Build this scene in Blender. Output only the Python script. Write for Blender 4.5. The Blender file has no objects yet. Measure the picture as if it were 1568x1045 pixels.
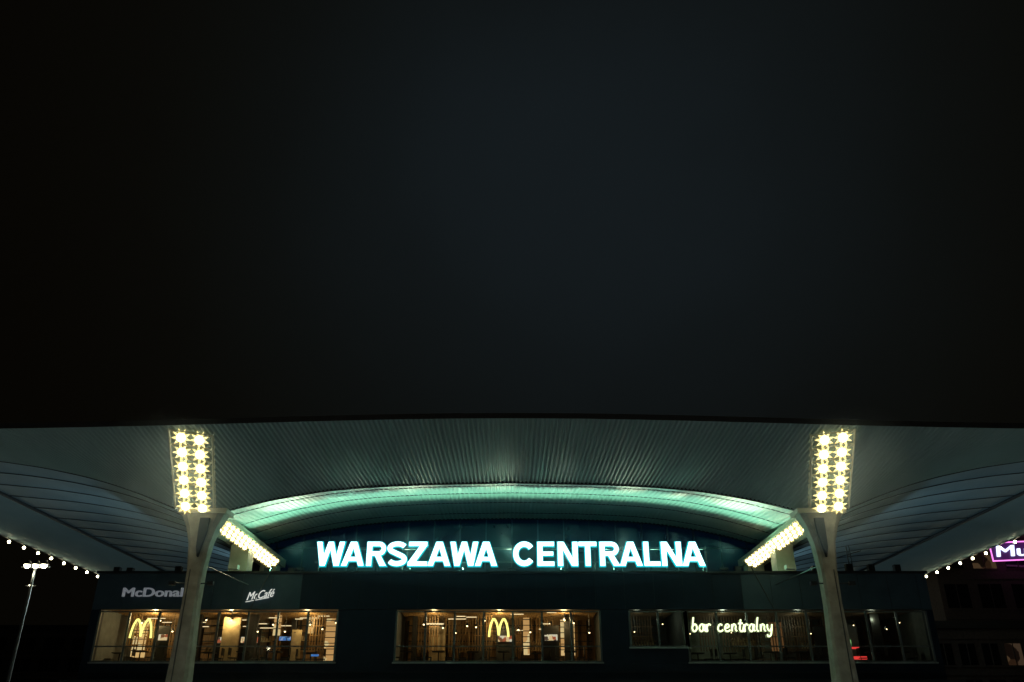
import bpy, math, random
from mathutils import Vector, Matrix
random.seed(4)
scn = bpy.context.scene
scn.view_settings.view_transform = 'Standard'
scn.view_settings.look = 'None'
scn.view_settings.exposure = 0
col = scn.collection

# ---------------------------------------------------------------- helpers
def empty(name, loc=(0,0,0)):
    o = bpy.data.objects.new(name, None); o.location = loc; col.objects.link(o); return o

def mesh(name, verts, faces, mat, parent=None, smooth=False):
    me = bpy.data.meshes.new(name)
    me.from_pydata([tuple(v) for v in verts], [], faces); me.update()
    if mat: me.materials.append(mat)
    if smooth:
        for p in me.polygons: p.use_smooth = True
    o = bpy.data.objects.new(name, me); col.objects.link(o)
    if parent: o.parent = parent
    return o

class MB:
    """collects pieces of one mesh"""
    def __init__(s): s.v=[]; s.f=[]
    def box(s, x0,x1,y0,y1,z0,z1):
        b=len(s.v)
        s.v += [(x0,y0,z0),(x1,y0,z0),(x1,y1,z0),(x0,y1,z0),(x0,y0,z1),(x1,y0,z1),(x1,y1,z1),(x0,y1,z1)]
        s.f += [tuple(b+i for i in q) for q in ((0,3,2,1),(4,5,6,7),(0,1,5,4),(1,2,6,5),(2,3,7,6),(3,0,4,7))]
        return s
    def prism(s, poly, y0, y1):           # poly of (x,z), extruded along y
        b=len(s.v); n=len(poly)
        s.v += [(x,y0,z) for x,z in poly]+[(x,y1,z) for x,z in poly]
        s.f += [tuple(b+i for i in range(n)), tuple(b+n+i for i in reversed(range(n)))]
        for i in range(n):
            j=(i+1)%n; s.f.append((b+i,b+n+i,b+n+j,b+j))
        return s
    def tube(s, p, q, r, n=6, r2=None):
        p=Vector(p); q=Vector(q); d=(q-p).normalized()
        a=d.cross(Vector((0,0,1)) if abs(d.z)<.9 else Vector((1,0,0))).normalized(); c=d.cross(a)
        b=len(s.v); r2=r if r2 is None else r2
        for P,R in ((p,r),(q,r2)):
            for i in range(n):
                t=2*math.pi*i/n; s.v.append(tuple(P+a*R*math.cos(t)+c*R*math.sin(t)))
        for i in range(n):
            j=(i+1)%n; s.f.append((b+i,b+j,b+n+j,b+n+i))
        s.f += [tuple(b+i for i in reversed(range(n))), tuple(b+n+i for i in range(n))]
        return s
    def star(s, c, ax, r1, r2, n):        # star shape imitating lens starburst round a lamp: fan with alternating radius
        c=Vector(c); d=Vector(ax).normalized()
        a=d.cross(Vector((0,0,1))).normalized(); e=d.cross(a)
        b=len(s.v); s.v.append(tuple(c))
        for i in range(2*n):
            t=math.pi*i/n; R=r1 if i%2 else r2
            s.v.append(tuple(c+a*R*math.cos(t)+e*R*math.sin(t)))
        for i in range(2*n): s.f.append((b,b+1+i,b+1+(i+1)%(2*n)))
        return s
    def ball(s, c, r, n=8):
        b=len(s.v); m=n//2
        for k in range(1,m):
            ph=math.pi*k/m
            for i in range(n):
                t=2*math.pi*i/n
                s.v.append((c[0]+r*math.sin(ph)*math.cos(t), c[1]+r*math.sin(ph)*math.sin(t), c[2]+r*math.cos(ph)))
        T=len(s.v); s.v += [(c[0],c[1],c[2]+r),(c[0],c[1],c[2]-r)]
        for k in range(m-2):
            for i in range(n):
                j=(i+1)%n; s.f.append((b+k*n+i,b+(k+1)*n+i,b+(k+1)*n+j,b+k*n+j))
        for i in range(n):
            j=(i+1)%n
            s.f.append((T,b+i,b+j)); s.f.append((T+1,b+(m-2)*n+j,b+(m-2)*n+i))
        return s
    def make(s, name, mat, parent=None, smooth=False):
        return mesh(name, s.v, s.f, mat, parent, smooth)

def grid(name, P, nu, nv, mat, parent, smooth=False):
    v=[P(i/nu, j/nv, i) for j in range(nv+1) for i in range(nu+1)]
    w=nu+1
    f=[(j*w+i, j*w+i+1, (j+1)*w+i+1, (j+1)*w+i) for j in range(nv) for i in range(nu)]
    return mesh(name, v, f, mat, parent, smooth)

# ---------------------------------------------------------------- materials
def pbr(name, c1, rough=.5, c2=None, scale=3., bump=0., metal=0., spec=.5, stretch=(1,1,1), emit=None, es=0):
    m=bpy.data.materials.new(name); m.use_nodes=True; nt=m.node_tree; B=nt.nodes['Principled BSDF']
    B.inputs['Roughness'].default_value=rough; B.inputs['Metallic'].default_value=metal
    B.inputs['Specular IOR Level'].default_value=spec
    c2 = c2 or tuple(x*.7 for x in c1)
    tc=nt.nodes.new('ShaderNodeTexCoord'); mp=nt.nodes.new('ShaderNodeMapping')
    mp.inputs['Scale'].default_value=stretch
    nz=nt.nodes.new('ShaderNodeTexNoise'); nz.inputs['Scale'].default_value=scale; nz.inputs['Detail'].default_value=6
    rp=nt.nodes.new('ShaderNodeValToRGB'); rp.color_ramp.elements[0].position=.3; rp.color_ramp.elements[1].position=.7
    rp.color_ramp.elements[0].color=(*c2,1); rp.color_ramp.elements[1].color=(*c1,1)
    nt.links.new(tc.outputs['Object'],mp.inputs[0]); nt.links.new(mp.outputs[0],nz.inputs['Vector'])
    nt.links.new(nz.outputs['Fac'],rp.inputs[0]); nt.links.new(rp.outputs[0],B.inputs['Base Color'])
    if bump:
        bp=nt.nodes.new('ShaderNodeBump'); bp.inputs['Strength'].default_value=bump; bp.inputs['Distance'].default_value=.05
        nt.links.new(nz.outputs['Fac'],bp.inputs['Height']); nt.links.new(bp.outputs[0],B.inputs['Normal'])
    if emit:
        B.inputs['Emission Color'].default_value=(*emit,1); B.inputs['Emission Strength'].default_value=es
    return m
def emi(name, c, s):
    m=bpy.data.materials.new(name); m.use_nodes=True; nt=m.node_tree; nt.nodes.clear()
    e=nt.nodes.new('ShaderNodeEmission'); e.inputs[0].default_value=(*c,1); e.inputs[1].default_value=s
    o=nt.nodes.new('ShaderNodeOutputMaterial'); nt.links.new(e.outputs[0],o.inputs[0]); return m
def emi_pat(name, cols, s, scale=6.):
    """lit surface with a printed, blocky pattern (menu boards, posters, screens)"""
    m=bpy.data.materials.new(name); m.use_nodes=True; nt=m.node_tree; nt.nodes.clear()
    e=nt.nodes.new('ShaderNodeEmission'); e.inputs[1].default_value=s
    o=nt.nodes.new('ShaderNodeOutputMaterial'); nt.links.new(e.outputs[0],o.inputs[0])
    tc=nt.nodes.new('ShaderNodeTexCoord'); vo=nt.nodes.new('ShaderNodeTexVoronoi'); vo.distance='CHEBYCHEV'; vo.inputs['Scale'].default_value=scale
    rp=nt.nodes.new('ShaderNodeValToRGB'); rp.color_ramp.interpolation='CONSTANT'
    sp=nt.nodes.new('ShaderNodeSeparateColor')
    nt.links.new(tc.outputs['Object'],vo.inputs['Vector']); nt.links.new(vo.outputs['Color'],sp.inputs[0]); nt.links.new(sp.outputs[0],rp.inputs[0])
    nt.links.new(rp.outputs[0],e.inputs[0])
    els=rp.color_ramp.elements; els[0].color=(*cols[0],1); els[1].position=.99; els[1].color=(*cols[-1],1)
    for i,c in enumerate(cols[1:],1):
        q=els.new(i/len(cols)); q.color=(*c,1)
    return m
def glass(name, tint=(.85,.9,.9), refl=.10):
    m=bpy.data.materials.new(name); m.use_nodes=True; nt=m.node_tree; nt.nodes.clear()
    t=nt.nodes.new('ShaderNodeBsdfTransparent'); t.inputs[0].default_value=(*tint,1)
    g=nt.nodes.new('ShaderNodeBsdfGlossy'); g.inputs['Roughness'].default_value=.03
    x=nt.nodes.new('ShaderNodeMixShader'); x.inputs[0].default_value=refl
    o=nt.nodes.new('ShaderNodeOutputMaterial')
    nt.links.new(t.outputs[0],x.inputs[1]); nt.links.new(g.outputs[0],x.inputs[2]); nt.links.new(x.outputs[0],o.inputs[0]); return m

M_strip = pbr('soffit_sheet', (.34,.44,.45), .55, (.27,.36,.37), .6, stretch=(1,.3,1))
M_vault = pbr('vault_sheet', (.66,.74,.68), .5, (.54,.63,.58), .8)
M_shell = pbr('shell_panel', (.36,.49,.55), .55, (.27,.38,.43), .45)
M_dark  = pbr('dark_metal', (.02,.022,.025), .45)
M_rib   = pbr('seam_dark', (.05,.055,.06), .6)
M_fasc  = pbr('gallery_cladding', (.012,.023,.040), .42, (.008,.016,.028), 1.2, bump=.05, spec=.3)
M_fasc2 = pbr('gallery_cladding_floodlit', (.06,.09,.115), .42, (.042,.066,.088), 1.2, bump=.05, spec=.3)  # same cladding, paler: floodlight near the columns put into the colour
M_frame = pbr('window_frame', (.14,.155,.15), .45)
M_conc  = pbr('concrete', (.46,.43,.34), .8, (.28,.26,.20), 2.2, bump=.35)
M_steel = pbr('steel', (.12,.13,.13), .4, metal=.6)
M_white = pbr('white_paint', (.75,.74,.60), .5, (.6,.58,.45), 2)
M_glass = glass('clear_glass')
M_uglass= pbr('hall_glass', (.005,.012,.022), .15, (.003,.008,.014), .3, emit=(.03,.28,.8), es=.006, spec=.35)  # faint blue emission stands for dim light inside
M_nglass= pbr('dark_window_glass', (.01,.012,.014), .12)
M_asph  = pbr('asphalt', (.055,.055,.055), .85, (.035,.035,.035), 6, bump=.3)
M_pave  = pbr('paving', (.34,.35,.36), .8, (.25,.26,.27), 1.5, bump=.2)
M_line  = pbr('road_paint', (.8,.8,.78), .6)
M_kerb  = pbr('kerb_stone', (.4,.39,.37), .8)
M_tdark = pbr('render_dark', (.05,.045,.04), .8, (.03,.028,.026), 2, bump=.2)
M_brick = pbr('dark_brick', (.12,.09,.075), .8, (.07,.05,.045), 5, bump=.3)
E_lamp  = emi('flood_lens', (1,.94,.60), 38)
E_burst  = emi('flood_starburst', (1,.80,.30), 1.9)  # yellow lamp glare, drawn as glowing stars
E_face  = emi('sign_face', (.80,1,.97), 2.8)
E_halo  = emi('sign_halo', (.0,.50,.62), 1.2)
E_bulb  = emi('bulb', (1,.93,.58), 18)
E_yel   = emi('arch_yellow', (1,.92,.22), 1.5)
E_neon  = emi('neon_cream', (.84,1,.52), 1.9)
E_grey  = pbr('sign_grey', (.5,.52,.55), .5, emit=(.75,.8,.9), es=.13)  # unlit lettering, given a weak glow of its own
E_cream = emi('sign_cream', (.9,.93,.85), .7)

# ---------------------------------------------------------------- camera
cam=bpy.data.cameras.new('camera'); co=bpy.data.objects.new('camera',cam); col.objects.link(co)
co.location=(0,0,1.6); co.rotation_euler=(math.radians(90+25.6),0,0)
cam.sensor_width=36; cam.lens=36*1270/1568; cam.clip_end=2000
scn.camera=co

# ---------------------------------------------------------------- world
w=bpy.data.worlds.new('World'); scn.world=w; w.use_nodes=True; nt=w.node_tree; nt.nodes.clear()
out=nt.nodes.new('ShaderNodeOutputWorld'); add=nt.nodes.new('ShaderNodeAddShader')
b1=nt.nodes.new('ShaderNodeBackground'); b2=nt.nodes.new('ShaderNodeBackground')
sky=nt.nodes.new('ShaderNodeTexSky'); sky.sky_type='NISHITA'; sky.sun_disc=False
sky.sun_elevation=math.radians(-6); sky.sun_rotation=math.radians(200)
b1.inputs[1].default_value=.0015
tc=nt.nodes.new('ShaderNodeTexCoord'); dt=nt.nodes.new('ShaderNodeVectorMath'); dt.operation='DOT_PRODUCT'
gd=Vector((.10,.80,.59)).normalized(); dt.inputs[1].default_value=gd
rp=nt.nodes.new('ShaderNodeValToRGB'); cr=rp.color_ramp; cr.interpolation='B_SPLINE'
cr.elements[0].position=.0; cr.elements[0].color=(.0014,.0011,.0006,1)
cr.elements[1].position=1.; cr.elements[1].color=(.0076,.0110,.0132,1)
for p,c in ((.78,(.0018,.0014,.0008,1)),(.87,(.0026,.0024,.0016,1)),(.935,(.0038,.0045,.0041,1)),(.978,(.0056,.0078,.0087,1))):
    e=cr.elements.new(p); e.color=c
nz=nt.nodes.new('ShaderNodeTexNoise'); nz.inputs['Scale'].default_value=2.2; nz.inputs['Detail'].default_value=4
ma=nt.nodes.new('ShaderNodeMath'); ma.operation='MULTIPLY_ADD'; ma.inputs[1].default_value=.05
sb=nt.nodes.new('ShaderNodeMath'); sb.operation='SUBTRACT'; sb.inputs[1].default_value=.025
L=nt.links.new
L(tc.outputs['Generated'],dt.inputs[0]); L(tc.outputs['Generated'],nz.inputs['Vector'])
L(nz.outputs['Fac'],ma.inputs[0]); L(dt.outputs['Value'],ma.inputs[2]); L(ma.outputs[0],sb.inputs[0]); L(sb.outputs[0],rp.inputs[0])
L(rp.outputs[0],b2.inputs[0]); L(sky.outputs[0],b1.inputs[0]); L(b1.outputs[0],add.inputs[0]); L(b2.outputs[0],add.inputs[1]); L(add.outputs[0],out.inputs[0])

def light(name, typ, loc, energy, color, target=None, parent=None, **kw):
    l=bpy.data.lights.new(name,typ); l.energy=energy; l.color=color
    for k,v in kw.items(): setattr(l,k,v)
    o=bpy.data.objects.new(name,l); col.objects.link(o); o.location=loc
    if target is not None:
        o.rotation_euler=(Vector(target)-Vector(loc)).to_track_quat('-Z','Y').to_euler()
    if parent: o.parent=parent
    return o
light('moon_light','SUN',(0,0,60),.004,(.8,.9,1),(20,60,0),angle=math.radians(.5))

# ---------------------------------------------------------------- ground
mesh('ground',[(-900,-900,0),(900,-900,0),(900,900,0),(-900,900,0)],[(0,1,2,3)],M_asph)
pv=empty('plaza_pavement')
MB().box(-60,60,8,110,.004,.13).make('slabs',M_pave,pv)
MB().box(-60,60,7.8,7.998,.004,.15).make('kerb',M_kerb,pv)
rd=empty('road')
mesh('surface',[(-200,-8,.004),(200,-8,.004),(200,7.7,.004),(-200,7.7,.004)],[(0,1,2,3)],M_asph,rd)
k=MB()
for i in range(-30,30):
    b=len(k.v); x=i*6; k.v+=[(x,-.3,.008),(x+3,-.3,.008),(x+3,-.15,.008),(x,-.15,.008)]; k.f.append((b,b+1,b+2,b+3))
k.make('lane_marks',M_line,rd)

# ================================================================= STATION
st=empty('railway_station')
XE,ZE=33.5,13.72; XC,ZC=29.5,14.4; YE,YC,YG,YB=34.,39.5,54.,96.
def ze(X): return 13.66+.55*math.exp(-(X/16)**2)
crease=[(0,12.90),(4.27,12.81),(6.8,12.69),(9.02,12.50),(11.5,12.07),(13.3,11.62),(14.6,11.26),(15.5,11.36),(16.6,11.78),(17.9,12.30),(19.4,12.81),(20.9,13.22),(23,13.66),(25.3,14.0),(29.5,14.4)]
def interp(tab,x):
    x=abs(x)
    if x>=tab[-1][0]: return tab[-1][1]
    for a,b in zip(tab,tab[1:]):
        if x<=b[0]: return a[1]+(b[1]-a[1])*(x-a[0])/(b[0]-a[0])
def smooth_interp(tab,x,h=.45):
    return sum(interp(tab,x+d) for d in (-h,-h/2,0,h/2,h))/5 if abs(x)>h else interp(tab,x)
def zc(X): return smooth_interp(crease,X)

# front outer strip: trapezoidal sheet, 4 vertices per 0.22 m rib
N=1220
def P(u,v,i):
    xc=-XC+2*XC*u; xe=-XE+2*XE*u
    x=xe+(xc-xe)*v; z=ze(xe)+(zc(xc)-ze(xe))*v
    z-= .12*math.sin(math.pi*v)
    return (x, YE+(YC-YE)*v, z+(.045 if (i%4)<2 else -.045))
grid('front_soffit',P,N,8,M_strip,st)
for sgn in (-1,1):
    def P(u,v,i):
        y0=YE+(YB-YE)*u; y1=YC+(YB-YC)*u
        x=XE+(XC-XE)*v; z=(ze(XE))+(ZC-ze(XE))*v
        return (sgn*x, y0+(y1-y0)*v, z+(.03 if (i%4)<2 else -.03))
    grid('side_soffit',P,1000,4,M_strip,st)
    def P(u,v,i):
        Y=YC+.02+(YB-YC)*u; ax=14.75+(XC-.12-14.75)*v
        ph=((Y-YC)/2.7)%1
        return (sgn*ax, Y, zc(ax)+.03+.05*math.sin(math.pi*ph)*min(1,(1-v)*5)*min(1,v*6+.2))
    grid('side_shell',P,210,40,M_shell,st,True)
    k=MB()
    for n in range(1,20):
        Y=YC+n*2.7; pr=None
        for t in range(0,29):
            ax=14.8+(XC-.15-14.8)*t/28; p=(sgn*ax,Y,zc(ax)+.02)
            if pr: k.tube(pr,p,.03,4)
            pr=p
    k.make('shell_seams',M_rib,st)
    MB().tube((sgn*XC,YC,ZC-.02),(sgn*XC,YB,ZC-.02),.11,6).make('gutter',M_dark,st)
    z0=ze(XE)
    mesh('side_edge',[(sgn*XE,YE,z0-.06),(sgn*XE,YB,z0-.06),(sgn*(XE+.05),YB,z0+.5),(sgn*(XE+.05),YE,z0+.5)],[(0,1,2,3)],M_dark,st)
k=MB(); n=60
for i in range(n):
    x0=-XE+2*XE*i/n; x1=-XE+2*XE*(i+1)/n
    b=len(k.v)
    for x in (x0,x1):
        k.v+=[(x,YE-.02,ze(x)-.06),(x,YE-.1,ze(x)+.16),(x,YE+.4,ze(x)+.22)]
    k.f+=[(b,b+3,b+4,b+1),(b+1,b+4,b+5,b+2)]
k.make('front_edge',pbr('edge_flashing',(.05,.04,.035),.5),st)
def P(u,v,i):
    x=-XE+2*XE*u; y=YE+.4+(YB-YE)*v
    return (x,y,max(ze(x)+.22,ZC+.45)*min(1,v*6)+(ze(x)+.22)*(1-min(1,v*6))+1.0*math.sin(math.pi*min(1,v*3)/2)*(1-(x/XE)**2))
grid('roof_deck',P,30,24,M_dark,st)
k=MB(); pr=None
for i in range(121):
    x=-XC+2*XC*i/120; p=(x,YC+.02,zc(x)-.03)
    if pr: k.tube(pr,p,.055,5)
    pr=p
k.make('crease_trim',M_rib,st)
garch=[(0,14.55),(4,14.50),(7.86,14.34),(10,14.13),(12.07,13.80),(14,13.38),(15.8,12.85)]
def P(u,v,i):
    s=-1+2*u
    x0=14.6*s; x1=15.8*s
    z=zc(x0)*(1-v)+smooth_interp(garch,x1,.3)*v
    z+=.30*math.sin(math.pi*v)*(1-abs(s)**3)
    return (x0+(x1-x0)*v, YC+.06+(YG-YC-.06)*v, z+(.02 if (i%4)<2 else -.02))
grid('central_vault',P,480,20,M_vault,st)
k=MB()
for v in (.10,.34,.6,.85):
    pr=None
    for i in range(61):
        p=P(i/60,v,2); p=(p[0],p[1],p[2]-.0)
        if pr: k.tube(pr,p,.02,4)
        pr=p
k.make('vault_seams',M_rib,st)
k=MB(); pts=[]
for i in range(41):
    x=-15.8+31.6*i/40; pts.append((x,smooth_interp(garch,x,.3)))
k.v=[(x,YG-.05,z+.05) for x,z in pts]+[(x,YG-.05,9.) for x,z in pts]
k.f=[(i,i+1,42+i,41+i) for i in range(40)]
k.make('hall_glazing',M_uglass,st)
k=MB()
for i in range(-9,10):
    x=i*1.68; k.box(x-.04,x+.04,YG-.18,YG-.06,9.5,smooth_interp(garch,x,.3)-.02)
for z in (11.1,12.65): k.box(-15.6,15.6,YG-.16,YG-.07,z-.035,z+.035)
k.make('hall_mullions',M_fasc2,st)
k=MB(); pr=None
for i in range(61):
    x=-15.8+31.6*i/60; p=(x,YG-.2,smooth_interp(garch,x,.3)-.03)
    if pr: k.tube(pr,p,.07,5)
    pr=p
k.make('arch_trim',M_dark,st)
for s in (-1,1):
    x0,x1=sorted((s*15.83,s*17.2))
    MB().box(x0,x1,YG-.4,YB-4,9.4,12.6).make('hall_side_wall',M_fasc,st)
    x0,x1=sorted((s*14.35,s*15.75))
    MB().box(x0,x1,YC+.3,YG-.45,11.32,11.8).make('springing_beam',M_white,st)
    x0,x1=sorted((s*14.5,s*15.5))
    MB().box(x0,x1,46.2,47.2,9.61,11.3).make('beam_pier',M_white,st)
    MB().box(x0,x1,52.0,53.0,9.61,11.3).make('beam_pier',M_white,st)

# ---- gallery storey
YF=45.; gx=21.9
ZW0,ZW1,ZT,ZTR=5.13,7.61,9.61,5.85
groups=[(-21.4,-9.04,8,'warm'),(-5.98,4.56,7,'mid'),(6.09,9.05,2,'dim'),(9.05,21.5,8,'bar')]
xs=[]; x=-gx
while x<gx-.01:
    xs.append((x,min(x+1.545,gx))); x+=1.545
fd=MB(); fl=MB()
for a,b in xs:
    t=fl if (a<-11.5 or a>10.6) else fd  # end panels get the painted floodlit tone
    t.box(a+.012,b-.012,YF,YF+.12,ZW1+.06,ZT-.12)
fd.make('fascia_panels_dark',M_fasc,st); fl.make('fascia_panels_floodlit',M_fasc2,st)
k=MB().box(-gx,gx,YF+.02,YF+.3,ZW1+.05,ZT-.13)
k.make('fascia_backing',M_dark,st)
MB().box(-gx-.1,gx+.1,YF-.06,YG-.5,ZT-.12,ZT).make('gallery_roof',M_dark,st)
k=MB()
k.box(-gx,-21.4,YF+.01,YF+.4,4.2,ZW1+.04)
k.box(-9.04,-5.98,YF+.01,YF+.4,4.2,ZW1+.04)
k.box(4.56,6.09,YF+.01,YF+.4,4.2,ZW1+.04)
k.box(21.5,gx,YF+.01,YF+.4,4.2,ZW1+.04)
k.make('gallery_piers',M_fasc,st)
k=MB().box(-gx,gx,YF-.02,YF+.4,4.2,ZW0-.09); k.make('gallery_spandrel',M_fasc,st)
k=MB()
for z in (4.62,): k.box(-gx,gx,YF-.035,YF-.022,z-.015,z+.015)
k.make('spandrel_joint',M_dark,st)
MB().box(-gx-.3,gx+.3,YF-1.2,YG,4.0,4.19).make('gallery_slab',M_dark,st)
MB().box(-gx,-gx+.15,YF+.42,YG,4.2,ZT-.13).make('end_wall',M_fasc,st)
MB().box(gx-.15,gx,YF+.42,YG,4.2,ZT-.13).make('end_wall',M_fasc,st)
k=MB()
for i in range(-10,11): k.box(i*2.1-.06,i*2.1+.06,YF+.6,YF+.75,.13,3.99)
for z in (.2,2.4,3.9): k.box(-gx+.2,gx-.2,YF+.62,YF+.72,z-.05,z+.05)
k.make('entrance_frames',M_frame,st)
mesh('entrance_glass',[(-gx,YF+.76,.13),(gx,YF+.76,.13),(gx,YF+.76,3.99),(-gx,YF+.76,3.99)],[(0,1,2,3)],M_uglass,st)
M_sill=pbr('sill',(.36,.37,.36),.5)
for gi,(a,b,n,kind) in enumerate(groups):
    k=MB(); p=(b-a)/n
    z0=ZW0 if kind!='dim' else 5.85
    if kind=='dim': MB().box(a,b,YF+.01,YF+.3,ZW0-.08,5.8).make('gallery_panel',M_fasc,st)
    for i in range(n+1):
        x=a+p*i; r=.05
        k.box(x-r,x+r,YF-.03,YF+.09,z0-.03,ZW1-.03)
    for i in range(n):
        x0=a+p*i+.051; x1=a+p*(i+1)-.051
        k.box(x0,x1,YF-.01,YF+.07,ZW1-.09,ZW1-.035)
        k.box(x0,x1,YF-.01,YF+.07,z0-.035,z0+.03)
        if kind!='dim': k.box(x0,x1,YF,YF+.06,ZTR-.03,ZTR+.03)
    k.make('window_frame',M_frame,st)
    MB().box(a-.1,b+.1,YF-.10,YF-.035,z0-.11,z0-.04).make('window_sill',M_sill,st)
    mesh('window_glass',[(a,YF+.03,z0),(b,YF+.03,z0),(b,YF+.03,ZW1-.05),(a,YF+.03,ZW1-.05)],[(0,1,2,3)],M_glass,st)

# ---- interiors
M_wood=pbr('wood',(.46,.27,.10),.5,(.18,.10,.04),3,stretch=(8,1,1))
M_wood2=pbr('wood_dark',(.16,.09,.045),.5)
M_tile=pbr('tile_cream',(.6,.46,.25),.5,(.40,.30,.16),4)
M_grey=pbr('wall_grey',(.16,.17,.16),.7)
M_ceil=pbr('ceiling_dark',(.08,.07,.055),.8)
M_floor=pbr('floor_tile',(.2,.18,.15),.5)
M_chair=pbr('chair_dark',(.03,.028,.025),.5)
E_warm=emi('lamp_warm',(1,.72,.34),6)
E_strip=emi('led_strip_warm',(1,.74,.38),1.6)
E_panel=emi_pat('lit_panel',[(1,.60,.22),(1,.72,.33),(.75,.40,.14),(1,.64,.27)],.8,1.3)
E_menu=emi_pat('menu_screen',[(1,.85,.55),(.25,.10,.04),(1,.7,.35),(.5,.12,.05),(.9,.8,.6),(.1,.06,.04)],.8,6)
E_red=emi('red_reflection',(1,.06,.05),.9)
E_green=emi_pat('green_reflection',[(.1,.35,.08),(.45,.9,.3),(.02,.05,.02),(.6,.8,.5)],.6,5)
E_blue=emi_pat('blue_screen',[(.1,.3,.8),(.5,.6,.9),(.04,.08,.2),(.2,.5,.9)],.6,6)
ZF=4.95; YBk=50.2
def interior(a,b,kind,seed):
    rnd=random.Random(seed)
    warm = kind in('warm','mid')
    MB().box(a-.3,b+.3,YF+.42,YBk,ZF-.15,ZF).make('room_floor',M_floor,st)
    MB().box(a-.3,b+.3,YF+.42,YBk,8.0,8.1).make('room_ceiling',M_ceil,st)
    MB().box(a-.3,b+.3,YBk,YBk+.1,ZF-.1,8.0).make('room_back_wall',M_wood if warm else M_grey,st)
    for x in (a-.28,b+.18): MB().box(x,x+.1,YF+.42,YBk,ZF,8.0).make('room_side_wall',M_grey,st)
    k=MB(); y=YF+.8
    while y<YBk-.2:
        k.box(a,b,y,y+.07,7.72,7.92); y+=.42
    k.make('ceiling_slats',M_wood if warm else M_wood2,st)
    k=MB(); x=a
    while x<b-.2:
        k.box(x,x+.07,49.9,50.15,ZF,7.7); x+=rnd.choice((.5,.75,1.0))
    for z in (5.6,6.1,6.55,7.0,7.4): k.box(a,b,49.85,49.895,z,z+.05)
    k.make('wall_shelving',M_chair if warm else M_wood2,st)
    pan=MB(); slat=MB(); tile=MB(); menu=MB(); dk=MB()
    for layer in range(2 if warm else 1):
      x=a+rnd.uniform(.1,.9)
      while x<b-.8:
        wd=rnd.uniform(.5,1.3); wd=min(wd,b-.3-x); r=rnd.random(); y=rnd.uniform(46.9,48.1)+layer*1.4
        if r<.22 and warm:
            h=rnd.uniform(.5,2.2); pan.box(x,x+wd*.6,y,y+.08,7.6-h,7.62)
            for q in range(int(h/.3)): dk.box(x-.03,x+wd*.6+.03,y-.05,y-.004,7.5-q*.3,7.54-q*.3)
        elif r<.66:
            q=x
            while q<x+wd: slat.box(q,q+.05,y,y+.05,ZF+.9,7.7); q+=.15
            for zz in (6.1,6.6,7.1): slat.box(x,x+wd,y-.02,y-.002,zz,zz+.05)
        elif r<.72: tile.box(x,x+wd,y,y+.15,ZF,rnd.uniform(6.6,7.6))
        elif r<.86:
            if warm: menu.box(x+.1,x+wd*.9,y,y+.05,6.35,6.65)
            dk.box(x,x+wd,y+.1,y+.2,ZF,7.1)
        else: dk.box(x,x+wd*.4,y,y+.3,ZF,7.7)
        x+=wd+rnd.uniform(.05,.5)
    pan.make('lit_panel',E_panel,st); slat.make('slat_screen',M_wood if warm else M_wood2,st)
    tile.make('tile_wall',M_tile if warm else M_grey,st); menu.make('menu_board',E_menu,st); dk.make('partition',M_chair,st)
    ps=MB(); pw=MB(); x=a+.5
    while x<b-.3:
        y=rnd.choice((46.3,47.0,47.4,48.6)); z=rnd.uniform(6.7,7.4)
        pw.tube((x,y,z+.08),(x,y,7.72),.012,4); pw.tube((x,y,z+.02),(x,y,z+.16),.12,8,.04); ps.ball((x,y,z),.045 if warm else .03)
        x+=rnd.uniform(.25,.9) if warm else rnd.uniform(1.0,2.4)
    ps.make('pendant_bulbs',E_warm,st); pw.make('pendant_shades',M_dark,st)
    if warm:
        k=MB()
        for q in range(int((b-a)*1.1)):
            x=rnd.uniform(a+.2,b-1.4); y=rnd.choice((45.9,46.5,47.5,48.4,49.3)); z=rnd.uniform(7.0,7.66); k.box(x,x+rnd.uniform(.4,1.1),y,y+.04,z,z+.03)
        k.make('led_strips',E_strip,st)
    sh=MB()
    for s in range(4):
        x=a+rnd.uniform(.5,max(.6,b-a-2)); z=rnd.uniform(5.9,6.9)
        sh.box(x,x+1.4,49.2,49.5,z,z+.04)
        for q in range(8):
            hh=rnd.uniform(.12,.28); sh.box(x+.06+q*.165,x+.15+q*.165,49.25,49.4,z+.041,z+.04+hh)
    sh.make('shelf_goods',M_tile,st)
    tb=MB(); x=a+.5
    while x<b-.6:
        y=rnd.uniform(45.9,47.2)
        tb.box(x-.32,x+.32,y-.3,y+.3,ZF+.72,ZF+.76); tb.tube((x,y,ZF),(x,y,ZF+.72),.035,6); tb.tube((x,y,ZF),(x,y,ZF+.03),.22,8)
        for s in (-1,1):
            cx=x+s*.55
            tb.box(cx-.2,cx+.2,y-.2,y+.2,ZF+.43,ZF+.47)
            tb.box(cx+s*.19-.02,cx+s*.19+.02,y-.2,y+.2,ZF+.6,ZF+.95)
            for dx in (-.17,.17):
                for dy in (-.17,.17): tb.tube((cx+dx,y+dy,ZF),(cx+dx,y+dy,ZF+.43),.015,4)
            for dy in (-.17,.17): tb.tube((cx+s*.19,y+dy,ZF+.45),(cx+s*.19,y+dy,ZF+.62),.015,4)
        x+=rnd.uniform(1.5,2.0)
    tb.make('tables_and_chairs',M_chair,st)
    n=max(2,int((b-a)/3.2))
    for i in range(n):
        x=a+(b-a)*(i+.5)/n
        e={'warm':75,'mid':75,'dim':6,'bar':18}[kind]
        c=(1,.71,.32) if warm else (.75,.85,.6)
        light('room_light','POINT',(x,46.9,7.4),e*rnd.uniform(.4,1.4),c,parent=st,shadow_soft_size=.1)
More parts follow.
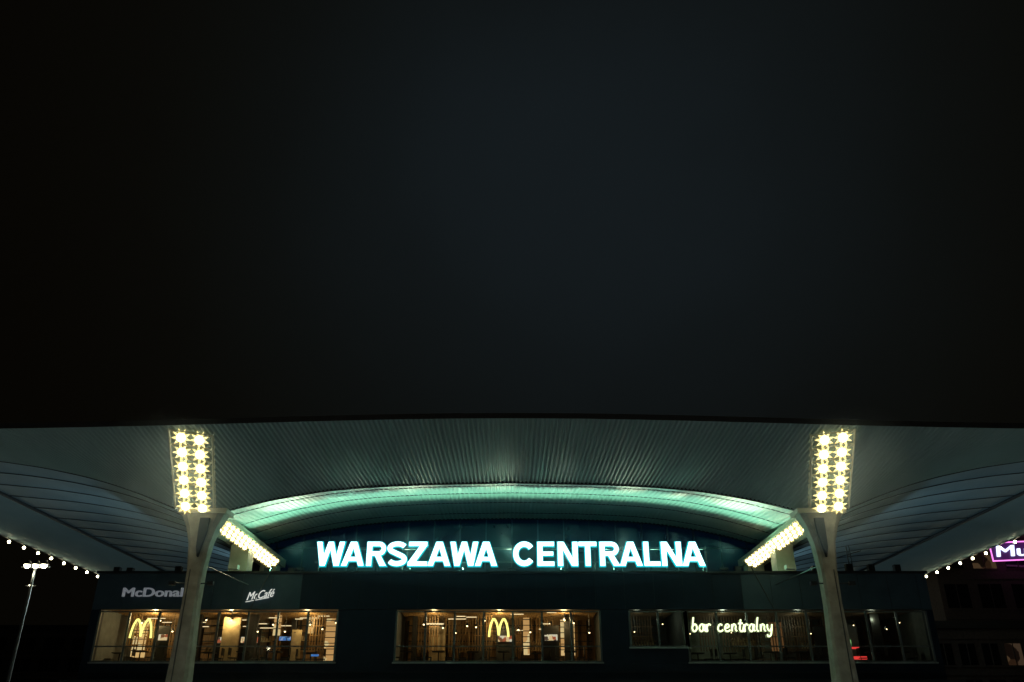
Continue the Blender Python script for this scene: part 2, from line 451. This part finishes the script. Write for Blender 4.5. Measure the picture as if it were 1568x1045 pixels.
for i,(a,b,n,kind) in enumerate(groups):
    if kind=='dim': interior(a,b-.35,kind,11)
    elif kind=='bar': interior(a+.35,b,kind,21)
    else: interior(a,b,kind,5+i)
k=MB(); k.box(17.9,18.7,46.6,46.7,5.35,5.5); k.box(18.1,18.5,46.9,47,5.9,6.0); k.make('red_reflection',E_red,st)  # glowing boxes standing in for red reflections in the glazing
k=MB(); k.box(18.0,18.35,47.5,47.55,6.1,6.5); k.box(19.6,19.7,47.3,47.35,6.2,6.9); k.box(17.5,17.6,47.3,47.35,5.8,6.1); k.make('green_reflection',E_green,st)  # green reflections in the glazing, also built as glowing boxes
k=MB(); k.box(-12.4,-11.8,46.7,46.75,6.3,6.5); k.box(-10.6,-10.2,46.6,46.64,5.5,5.6); k.make('blue_screen',E_blue,st)
k=MB(); k.box(14.2,14.9,48.2,48.3,5.9,7.4); k.make('brown_panel',emi('brown_glow',(1,.45,.15),.12),st)
k=MB(); k.box(9.5,13.6,49.6,49.7,5.6,7.6); k.make('bar_back_panel',pbr('bar_back',(.25,.28,.22),.6),st)

k=MB()
for x in (-21.3,-20.6,-18,-13.2,-11.9,12.2,18.2,19.4,20.8,-16.9,16.4):
    h=random.uniform(.15,.4); k.box(x-.16,x+.16,YF+.6,YF+.9,ZT+.12,ZT+.12+h); k.tube((x,YF+.75,ZT),(x,YF+.75,ZT+.13),.04,5)
k.make('roof_fixtures',M_dark,st)
k=MB()
for s in (-1,1):
    x=s*14.75
    k.box(x-.25,x+.25,YF-.35,YF+.05,ZT+.06,ZT+.28); k.tube((x,YF+.2,ZT),(x,YF+.0,ZT+.1),.03,5)
k.make('roof_floodlight',M_white,st)

# ---- uplights of the vault (fixtures behind the sign)
k=MB(); upl=[]
for i in range(11):
    x=-13.0+26.0*i/10
    k.box(x-.18,x+.18,47.0,47.3,ZT+.02,ZT+.22); upl.append(x)
k.make('uplight_housings',M_dark,st)
for i,x in enumerate(upl):
    light('vault_uplight','SPOT',(x,46.9,ZT+.45),450,(.36,1.,.68),(x*.98,42.8,12.9),parent=st,spot_size=math.radians(130),spot_blend=1.,shadow_soft_size=.1)
k=MB()
for i in range(9):
    x=-11.6+23.2*i/8
    k.box(x-.22,x+.22,46.2,46.4,ZT+.3,ZT+.42); k.tube((x,46.3,ZT),(x,46.3,ZT+.3),.03,5)
    light('cove_uplight','SPOT',(x,46.1,ZT+.5),1150,(.84,1.,.68),(x*.98,41.4,12.9),parent=st,spot_size=math.radians(50),spot_blend=1,shadow_soft_size=.1)
k.make('cove_fittings',M_dark,st)
for s in (-1,1):  # unseen spots added to brighten the dark side shell
    k=MB()
    for (x,y,z,e,tx) in ((17.4,57,9.9,230,26),(17.4,66,9.9,260,26),(17.4,75,9.9,220,26)):
        k.box(s*x-.15,s*x+.15,y-.2,y+.2,z-.14,z+.1)
        light('shell_fill_spot','SPOT',(s*(x+.25),y,z+.25),e,(.60,.90,1),(s*tx,y-2.5,14.),parent=st,spot_size=math.radians(150),spot_blend=1,shadow_soft_size=.25)
    k.box(*sorted((s*21.92,s*22.2)),46.8,47.2,6.9,7.1)
    light('shell_fill_spot','SPOT',(s*22.4,47,7.2),200,(.60,.90,1),(s*25,46.,14.),parent=st,spot_size=math.radians(160),spot_blend=1,shadow_soft_size=.25)
    k.make('shell_fill_housings',M_dark,st)

# ================================================================= PYLONS + FLOODLIGHT RACKS
def column(s):
    e=empty('support_column')
    X=s*14.62; Y=39.3
    secs=[(0.13,.62,.50),(3.8,.48,.45),(7.1,.345,.38),(8.6,.37,.36),(9.85,.50,.38),(10.6,.72,.42),(11.2,1.02,.5)]
    v=[];f=[]
    for z,hx,hy in secs:
        c=.28
        v+=[(X-hx+c*hx,Y-hy,z),(X+hx-c*hx,Y-hy,z),(X+hx,Y-hy+c*hy,z),(X+hx,Y+hy-c*hy,z),(X+hx-c*hx,Y+hy,z),(X-hx+c*hx,Y+hy,z),(X-hx,Y+hy-c*hy,z),(X-hx,Y-hy+c*hy,z)]
    for j in range(len(secs)-1):
        for i in range(8):
            f.append((j*8+i,j*8+(i+1)%8,(j+1)*8+(i+1)%8,(j+1)*8+i))
    f.append(tuple(range(8))[::-1]); f.append(tuple(range(len(v)-8,len(v))))
    mesh('shaft',v,f,M_conc,e)
    poly=[(X-s*.42,10.95),(X-s*.36,10.3),(X-s*.10,9.15),(X-s*.0,9.6),(X+s*.02,10.4),(X+s*.02,10.95)]
    MB().prism(poly,Y-.60,Y-.30).make('recess_plate',M_dark,e)
    MB().box(X-1.15,X+1.15,Y-.55,Y+.6,11.203,11.42).make('saddle',M_white,e)
    k=MB()
    k.tube((X+s*.2,Y-.47,.2),(X+s*.16,Y-.42,8.6),.025,5)
    k.make('conduit',M_steel,e)
    return e

def rack(s):
    e=empty('floodlight_rack')
    A=Vector((s*14.0,34.35,13.55)); B=Vector((s*15.0,38.75,11.42))
    d=(B-A); Ln=d.length; d.normalize()
    wx=Vector((1,0,0)); wx=(wx-d*wx.dot(d)).normalized()
    nrm=wx.cross(d)
    if nrm.z>0: nrm=-nrm
    W=.92
    fr=MB()
    def Q(a,b,c=0): return A+d*a+wx*b+nrm*c
    for b in (-W,W): fr.tube(Q(-.15,b),Q(Ln+.2,b*.96),.04,6); fr.tube(Q(-.15,b,-.3),Q(Ln+.2,b*.96,-.3),.03,6)
    rows=6
    for r in range(rows+1):
        a=-.1+(Ln+.2)*r/rows
        fr.tube(Q(a,-W),Q(a,W),.03,5)
        if r<rows:
            a2=-.1+(Ln+.2)*(r+1)/rows
            fr.tube(Q(a,-W),Q(a2,0),.022,4); fr.tube(Q(a,W),Q(a2,0),.022,4)
            fr.tube(Q(a,-W,-.3),Q(a2,-W),.018,4); fr.tube(Q(a,W,-.3),Q(a2,W),.018,4)
    fr.make('truss_frame',M_white,e)
    lens=MB(); refl=MB(); hs=MB()
    for r in range(rows):
        a=.22+(Ln-.35)*r/(rows-1)
        for b in (-.39,.39):
            c=Q(a,b,.06)
            aim=(nrm*.7+Vector((0,-.7,-.15))).normalized()
            hs.tube(c-aim*.3,c,.18,10,.22); refl.star(c+aim*.012,aim,.22,.44,9); lens.tube(c+aim*.02,c+aim*.03,.18,14)  # glowing star behind each lens paints its starburst
    lens.make('lamp_lenses',E_lamp,e); refl.make('lamp_starbursts',E_burst,e); hs.make('lamp_housings',M_white,e)
    lens=MB(); refl=MB(); hs=MB(); fr=MB()
    for b in (0,.28,.55):
        x=s*(14.15+b*.76); z=11.22-b*.44
        for r in range(15):
            y=40.6+r*.72+(.3 if b==.28 else 0)
            c=Vector((x,y,z)); aim=Vector((-s*.35,-.8,-.45)).normalized()
            hs.tube(c-aim*.15,c,.07,8,.11); refl.star(c+aim*.008,aim,.10,.19,8); lens.tube(c+aim*.014,c+aim*.022,.072,8)  # smaller painted starbursts on the return lamps
        fr.tube((x,40.2,z+.2),(x,52,z+.2),.03,5)
    for r in range(12):
        y=40.3+r*1.0
        fr.tube((s*14.1,y,11.4),(s*14.62,y,11.1),.02,4)
    fr.make('return_frame',M_white,e); lens.make('return_lenses',E_lamp,e); refl.make('return_starbursts',E_burst,e); hs.make('return_housings',M_white,e)
    # added spots low on the column: their ground bounce brightens soffit and shell
    k=MB(); 
    for q in ((s*13.75,38.9,7.9),(s*15.5,38.9,7.9)):
        k.box(q[0]-.14,q[0]+.14,q[1]-.1,q[1]+.1,q[2],q[2]+.16)
        k.tube((q[0],q[1],q[2]+.1),(s*14.62,39.2,q[2]+.1),.03,5)
    k.make('bounce_spot_brackets',M_dark,e)
    light('bounce_spot','SPOT',(s*13.75,38.75,7.8),3000,(.80,1,.97),(s*6,22,0),parent=e,spot_size=math.radians(110),spot_blend=.8,shadow_soft_size=.12)
    light('bounce_spot_side','SPOT',(s*15.5,38.75,7.8),3000,(.75,.95,1),(s*25,31,0),parent=e,spot_size=math.radians(90),spot_blend=.8,shadow_soft_size=.12)
for s in (-1,1):
    column(s); rack(s)

# scatter volumes added to give the lamps and the sign a glow
def haze_glow(name,c,r,dens,colr):
    m=bpy.data.materials.new(name); m.use_nodes=True; nt=m.node_tree; nt.nodes.clear()
    vs=nt.nodes.new('ShaderNodeVolumeScatter'); vs.inputs['Color'].default_value=(*colr,1); vs.inputs['Density'].default_value=dens
    vs.inputs['Anisotropy'].default_value=.3
    o=nt.nodes.new('ShaderNodeOutputMaterial'); nt.links.new(vs.outputs[0],o.inputs['Volume'])
    b=MB().ball((0,0,0),1,32).make(name,m,None,True); b.location=c; b.scale=r
    return b
for s in (-1,1):
    haze_glow('glow_haze',(s*14.5,36.0,12.7),(3.8,3.4,4.0),.020,(.66,.84,1))

# bulbs along the roof sides
for s in (-1,1):
    e=empty('string_lights'); k=MB(); c=MB(); y=35.
    c.tube((s*(XE-.02),34.2,ZE-.12),(s*(XE-.02),84,ZE-.12),.02,4)
    while y<84:
        k.ball((s*(XE-.02),y,ZE-.32),.10); c.tube((s*(XE-.02),y,ZE-.22),(s*(XE-.02),y,ZE-.12),.05,6); y+=1.87
    k.make('bulbs',E_bulb,e); c.make('cable',M_dark,e)

# ================================================================= STATION NAME SIGN
sg=empty('station_name_sign')
H=1.26; Z0=9.90; YS=45.15; T=.205
def off(poly,d):
    n=len(poly); area=sum(poly[i][0]*poly[(i+1)%n][1]-poly[(i+1)%n][0]*poly[i][1] for i in range(n))
    sg_=1 if area>0 else -1; o=[]
    for i in range(n):
        p0=Vector(poly[i-1]);p1=Vector(poly[i]);p2=Vector(poly[(i+1)%n])
        a=(p1-p0).normalized(); b=(p2-p1).normalized()
        na=Vector((a.y,-a.x))*sg_; nb=Vector((b.y,-b.x))*sg_
        m=(na+nb); m=m/max(.35,m.dot(na)) if m.length>0 else na
        q=p1+m*d; o.append((q.x,q.y))
    return o
def strip(cl,t):
    n=len(cl); L=[];R=[]
    for i,p in enumerate(cl):
        p=Vector(p); a=Vector(cl[max(0,i-1)]); b=Vector(cl[min(n-1,i+1)]); dd=(b-a).normalized(); nn=Vector((-dd.y,dd.x))
        L.append(p+nn*t/2); R.append(p-nn*t/2)
    return [[tuple(L[i]),tuple(L[i+1]),tuple(R[i+1]),tuple(R[i])] for i in range(n-1)]
def arc(cx,cz,rx,rz,a0,a1,n=20):
    return [(cx+rx*math.cos(math.radians(a0+(a1-a0)*i/n)),cz+rz*math.sin(math.radians(a0+(a1-a0)*i/n))) for i in range(n+1)]
def rect(x0,x1,z0,z1): return [(x0,z0),(x1,z0),(x1,z1),(x0,z1)]
def glyph(ch,w,t=T,grow=0):
    A=[];S=[]
    b=t*.82
    if ch=='E': A=[rect(0,t,0,1),rect(t-.02,w,1-b,1),rect(t-.02,w*.94,.5-b*.42,.5+b*.5),rect(t-.02,w,0,b)]
    elif ch=='L': A=[rect(0,t,0,1),rect(t-.02,w,0,b)]
    elif ch=='T': A=[rect(0,w,1-b,1),rect(w/2-t/2,w/2+t/2,0,1-b+.02)]
    elif ch=='N': A=[rect(0,t,0,1),rect(w-t,w,0,1),[(t*.2,1),(t*1.2,1),(w-t*.2,0),(w-t*1.2,0)]]
    elif ch=='Z': A=[rect(.02,w-.02,1-b,1),rect(0,w,0,b),[(w-t*1.5,.85),(w-.03,.85),(t*1.5,.15),(.02,.15)]]
    elif ch=='A': A=[[(0,0),(t*1.08,0),(w/2+.08,1),(w/2-.13,1)],[(w,0),(w-t*1.08,0),(w/2-.08,1),(w/2+.13,1)],rect(w*.25,w*.75,.2,.2+t*.78)]
    elif ch=='W':
        q=t*1.0; h=w/2
        A=[[(0,1),(q,1),(h*.5+q*.5,0),(h*.5-q*.5,0)],[(h*.5-q*.45,0),(h*.5+q*.5,0),(h+q*.4,1),(h-q*.5,1)],
           [(w-q,1),(w,1),(w-h*.5+q*.5,0),(w-h*.5-q*.5,0)],[(w-h*.5-q*.5,0),(w-h*.5+q*.45,0),(h+q*.5,1),(h-q*.4,1)]]
    elif ch=='R':
        A=[rect(0,t,0,1),[(w*.42,.45),(w*.42+t*1.1,.45),(w+.02,0),(w-t*1.15,0)]]
        zc_=1-.29; S=[([(t-.02,1-t*.42)]+arc(w*.62,zc_,w*.38-t/2,.29-t*.42,90,-90,14)+[(t-.02,.42+t*.42)],t*.84)]
    elif ch=='C': S=[(arc(w*.52,.5,w*.52-t/2,.51-t/2,38,322,30),t)]
    elif ch=='S':
        r=.265; t2=t*.9; rx=w/2-t2/2
        top=arc(w/2,1-r,rx,r-t2/2+.01,25,230,16)
        bot=arc(w/2,r,rx,r-t2/2+.01,50,-155,16)
        S=[(top+bot,t2)]
    out=[]
    for p in A: out.append(off(p,grow) if grow else p)
    for cl,tt in S: out+=strip(cl,tt+2*grow)
    return out
px=.0352; letters=[('W',486,528),('A',525,559),('R',563,592),('S',594,624),('Z',626,655),('A',656,690),('W',690,732),('A',728,761),
 ('C',786,818),('E',823,848),('N',854,884),('T',886,913),('R',918,947),('A',948,982),('L',985,1009),('N',1012,1042),('A',1043,1077)]
face=MB(); back=MB()
for ch,a,b in letters:
    x0=(a-784)*px; wd=(b-a)*px/H
    for i,p in enumerate(glyph(ch,wd)):
        d=.0015*i
        face.prism([(x0+x*H,Z0+z*H) for x,z in p],YS-.12-d,YS-.10-d*.5)
    for i,p in enumerate(glyph(ch,wd,grow=.042)):
        d=.0015*i
        back.prism([(x0+x*H,Z0+z*H) for x,z in p],YS-.02-d,YS+.06-d)
face.make('letter_faces',E_face,sg); back.make('letter_halos',E_halo,sg)
k=MB()
for z in (10.15,10.85):
    k.tube((-10.6,YS+.16,z),(10.5,YS+.16,z),.045,6)
for i in range(15):
    x=-10.4+i*1.49; k.tube((x,YS+.24,ZT),(x,YS+.24,11.0),.04,6); k.tube((x,YS+.24,10.8),(x,YS+1.2,ZT),.03,5)
k.make('support_frame',M_dark,sg)
haze_glow('glow_haze',(0,YS-.75,10.3),(12.5,1.0,1.7),.022,(.40,.85,1))  # glow volume added around the letters

# ================================================================= TEXT SIGNS
def text_mesh(name, txt, x0,x1,z0,z1,y,mat,parent,shear=0,rot=0,weight=0):
    """raised lettering; weight > 0 thickens the strokes by stacking shifted copies (each 4 mm behind the last)"""
    cu=bpy.data.curves.new(name,'FONT'); cu.body=txt; cu.shear=shear; cu.extrude=.015
    o=bpy.data.objects.new(name,cu); col.objects.link(o)
    dg=bpy.context.evaluated_depsgraph_get(); me=bpy.data.meshes.new_from_object(o.evaluated_get(dg))
    bpy.data.objects.remove(o)
    xs=[v.co.x for v in me.vertices]; ys=[v.co.y for v in me.vertices]
    ax,bx,ay,by=min(xs),max(xs),min(ys),max(ys)
    V=[];F=[]
    shifts=[(0,0)] if not weight else [(0,0),(weight,0),(weight,weight*.6),(0,weight*.6),(weight/2,weight*.3),(-weight*.5,weight*.3),(weight*1.5,weight*.3)]
    for n,(sx,sz) in enumerate(shifts):
        b=len(V)
        for v in me.vertices:
            X=x0+(v.co.x-ax)/(bx-ax)*(x1-x0); Z=z0+(v.co.y-ay)/(by-ay)*(z1-z0)+rot*(X-x0)
            V.append((X+sx,y-v.co.z*1.5+.004*n,Z+sz))
        for p in me.polygons: F.append(tuple(b+i for i in p.vertices))
    return mesh(name,V,F,mat,parent)
r1=empty('restaurant_name_sign'); text_mesh('lettering',"McDonald's",-20.4,-16.3,8.28,8.74,YF-.12,E_grey,r1,weight=.028)
k=MB(); k.box(-20.4,-16.3,YF-.035,YF-.003,8.35,8.39); k.make('mount_rail',M_dark,r1)
r2=empty('cafe_sign'); text_mesh('lettering',"McCafé",-13.86,-12.45,8.1,8.5,YF-.1,E_cream,r2,shear=.35,rot=.14)
k=MB()
pp=[(-13.9+1.2*i/10, 8.02+.22*(i/10)) for i in range(11)]
for a,b in zip(pp,pp[1:]): k.tube((a[0],YF-.1,a[1]),(b[0],YF-.1,b[1]),.018,5)
k.make('underline_stroke',E_cream,r2)

def bez(name, paths, bevel, mat, parent):
    cu=bpy.data.curves.new(name,'CURVE'); cu.dimensions='3D'; cu.bevel_depth=bevel; cu.bevel_resolution=2; cu.resolution_u=6; cu.use_fill_caps=True
    for P_ in paths:
        sp=cu.splines.new('BEZIER'); sp.bezier_points.add(len(P_)-1)
        for bp,p in zip(sp.bezier_points,P_):
            bp.co=p; bp.handle_left_type='AUTO'; bp.handle_right_type='AUTO'
    cu.materials.append(mat)
    o=bpy.data.objects.new(name,cu); col.objects.link(o); o.parent=parent; return o
def arches(cx,z0,w_,h):
    e=empty('golden_arches_sign')
    half=[(-.5,0),(-.455,.45),(-.36,.85),(-.26,1),(-.15,.86),(-.05,.5),(0,.08)]
    pts=[(cx+x*w_,YF-.12,z0+z*h) for x,z in half]; pts2=[(cx-x*w_,YF-.12,z0+z*h) for x,z in half]
    bez('arch_tubes',[pts,pts2],.055,E_yel,e)
    MB().box(cx-w_*.5,cx+w_*.5,YF-.07,YF-.035,z0+h*.4,z0+h*.44).make('mount_bar',M_dark,e)
arches(-.68,6.30,1.0,.86); arches(-19.05,6.24,1.08,.9)

gl={'b':[[(.05,2),(0,1),(0,.25),(.25,0),(.55,.2),(.6,.65),(.35,1),(0,.75)]],
'a':[[(.62,.85),(.35,1),(.03,.7),(.05,.2),(.3,0),(.55,.25),(.65,.95),(.66,.25),(.9,.05)]],
'r':[[(0,1),(.08,0),(.1,.6),(.35,1),(.65,.88)]],
'c':[[(.62,.85),(.35,1),(.03,.6),(.1,.12),(.4,0),(.75,.2)]],
'e':[[(.05,.5),(.45,.55),(.6,.8),(.35,1),(.05,.65),(.1,.15),(.4,0),(.8,.2)]],
'n':[[(0,1),(.06,0)],[(.06,.5),(.3,1),(.55,.85),(.6,.2),(.8,.03)]],
't':[[(.3,1.7),(.22,.8),(.25,.15),(.5,0),(.7,.15)],[(-.05,1.1),(.6,1.15)]],
'l':[[(.2,2),(.12,1),(.15,.15),(.4,.0)]],
'y':[[(0,1),(.05,.4),(.3,.1),(.6,.4),(.68,1)],[(.68,1),(.62,0),(.45,-.6),(.15,-.7),(0,-.4)]]}
nb=empty('bar_neon_sign'); paths=[]; x=9.28; xh=.345
adv={'l':.62,'t':.78,'r':.8}
for ch in 'bar centralny':
    if ch==' ': x+=.32; continue
    for P_ in gl[ch]:
        paths.append([(x+(p[0]+.12*p[1])*xh,YF-.13,6.56+p[1]*xh) for p in P_])
    x+=adv.get(ch,1.0)*xh*1.02
bez('neon_tubes',paths,.042,E_neon,nb)
k=MB()
for z in (6.62,6.88): k.tube((9.3,YF-.08,z),(13.4,YF-.08,z),.012,4)
k.make('mount_rails',M_dark,nb)

# ================================================================= STREET LAMPS
E_sb=emi('street_bulb',(1,.93,.62),18)
def street_lamp(X,Y,h,heads=3,power=120):
    e=empty('street_lamp'); k=MB()
    k.tube((X,Y,0.1),(X,Y,.9),.13,10,.11); k.tube((X,Y,.9),(X,Y,h-.15),.075,10,.04)
    k.tube((X-.5,Y,h-.12),(X+.5,Y,h-.12),.03,6)
    b=MB(); hd=MB()
    for i in range(heads):
        x=X-.3+.6*i/(heads-1) if heads>1 else X
        hd.tube((x,Y,h+.12),(x,Y,h-.04),.06,10,.15); b.ball((x,Y-.02,h-.06),.11)
    k.make('pole',M_steel,e); hd.make('lamp_heads',M_dark,e); b.make('lamp_bulbs',E_sb,e)
    light('lamp_light','POINT',(X,Y-.1,h-.35),power,(1,.9,.65),parent=e,shadow_soft_size=.1)
street_lamp(-16.9,30,7.2,3,30)
street_lamp(-44,78,14.3,1,60)
street_lamp(-42,70,6.0,1,60)
street_lamp(16,-12,7.2,3,300)  # unseen lamp behind the camera, added to brighten the soffit
street_lamp(-16,-12,7.2,3,300)  # its added twin, also out of view

# ================================================================= NEIGHBOUR BUILDINGS
def building(name,x0,x1,y0,y1,h,mat,rows,cols,lit,seed):
    e=empty(name); rnd=random.Random(seed)
    MB().box(x0,x1,y0,y1,.13,h).make('walls',mat,e)
    MB().box(x0-.2,x1+.2,y0-.2,y1+.2,h+.003,h+.5).make('parapet',M_dark,e)
    fr=MB(); d=MB(); l=MB(); pw=(x1-x0)/cols; ph=(h-1.5)/rows
    for r in range(rows):
        for c in range(cols):
            a=x0+pw*(c+.15); b=x0+pw*(c+.85); z=1+ph*r+ph*.2; zz=1+ph*(r+.8)
            (l if rnd.random()<lit else d).box(a,b,y0-.03,y0-.005,z,zz)
            fr.box(a-.08,b+.08,y0-.12,y0-.035,z-.12,z-.02)
            fr.box((a+b)/2-.03,(a+b)/2+.03,y0-.06,y0-.032,z,zz)
        fr.box(x0,x1,y0-.10,y0-.004,1+ph*(r+.92),1+ph*(r+.97))
    d.make('dark_windows',M_nglass,e); l.make('lit_windows',emi_pat('window_glow_'+name,[(1,.6,.3),(.4,.2,.1),(.8,.5,.3),(.1,.06,.04)],.05,1.2),e); fr.make('sills_and_bands',M_brick,e)
    return e
building('shopping_arcade',38,86,76,100,18.6,M_brick,5,16,.15,3)
building('low_service_building',25.5,60,60,72,8.4,M_brick,3,22,.12,9)
building('office_building',-95,-52,110,130,14,M_tdark,5,12,.0,5)
cs=empty('cinema_sign')
cs.matrix_world=Matrix.Translation((43.0,75.3,15.9))@Matrix.Rotation(math.radians(-14),4,'Z')
E_mag=emi('magenta_tube',(.9,.22,.75),1.6); E_pw=emi('blue_white',(.65,.72,1),1.9)
k=MB().box(0,9,0,.25,0,1.55); k.make('sign_box',pbr('sign_box_violet',(.05,.02,.09),.5,emit=(.3,.05,.45),es=.12),cs)
k=MB(); k.box(-.07,9.07,-.1,-.02,-.07,.03); k.box(-.07,9.07,-.1,-.02,1.52,1.62); k.box(-.07,.03,-.1,-.02,.032,1.518); k.box(8.97,9.07,-.1,-.02,.032,1.518)
k.make('tube_frame',E_mag,cs)
text_mesh('lettering','Multikino',.35,8.3,.3,1.25,-.16,E_pw,cs,shear=.1,weight=.06)

am=empty('lattice_mast'); k=MB(); X=22.4;Y=56
for dx,dy in ((-.25,-.25),(.25,-.25),(0,.3)): k.tube((X+dx,Y+dy,.13),(X+dx*.4,Y+dy*.4,13.2),.035,5)
for i in range(16):
    z=.6+i*.78; z2=z+.78; t=1-.6*z/13; t2=1-.6*z2/13
    k.tube((X-.25*t,Y-.25*t,z),(X+.25*t2,Y-.25*t2,z2),.02,4); k.tube((X+.25*t,Y-.25*t,z),(X,Y+.3*t2,z2),.02,4)
k.tube((X-.9,Y,12.4),(X+.9,Y,12.9),.03,5); k.make('mast',M_steel,am)
for s in (-1,1):
    k=MB(); k.tube((s*13.6,YF-.15,7.7),(s*12.6,YF-.25,ZT+.3),.03,5); k.tube((s*14.62,39.6,9.0),(s*13.9,YF-.05,8.9),.025,5)
    k.make('stay_rods',M_steel,st)
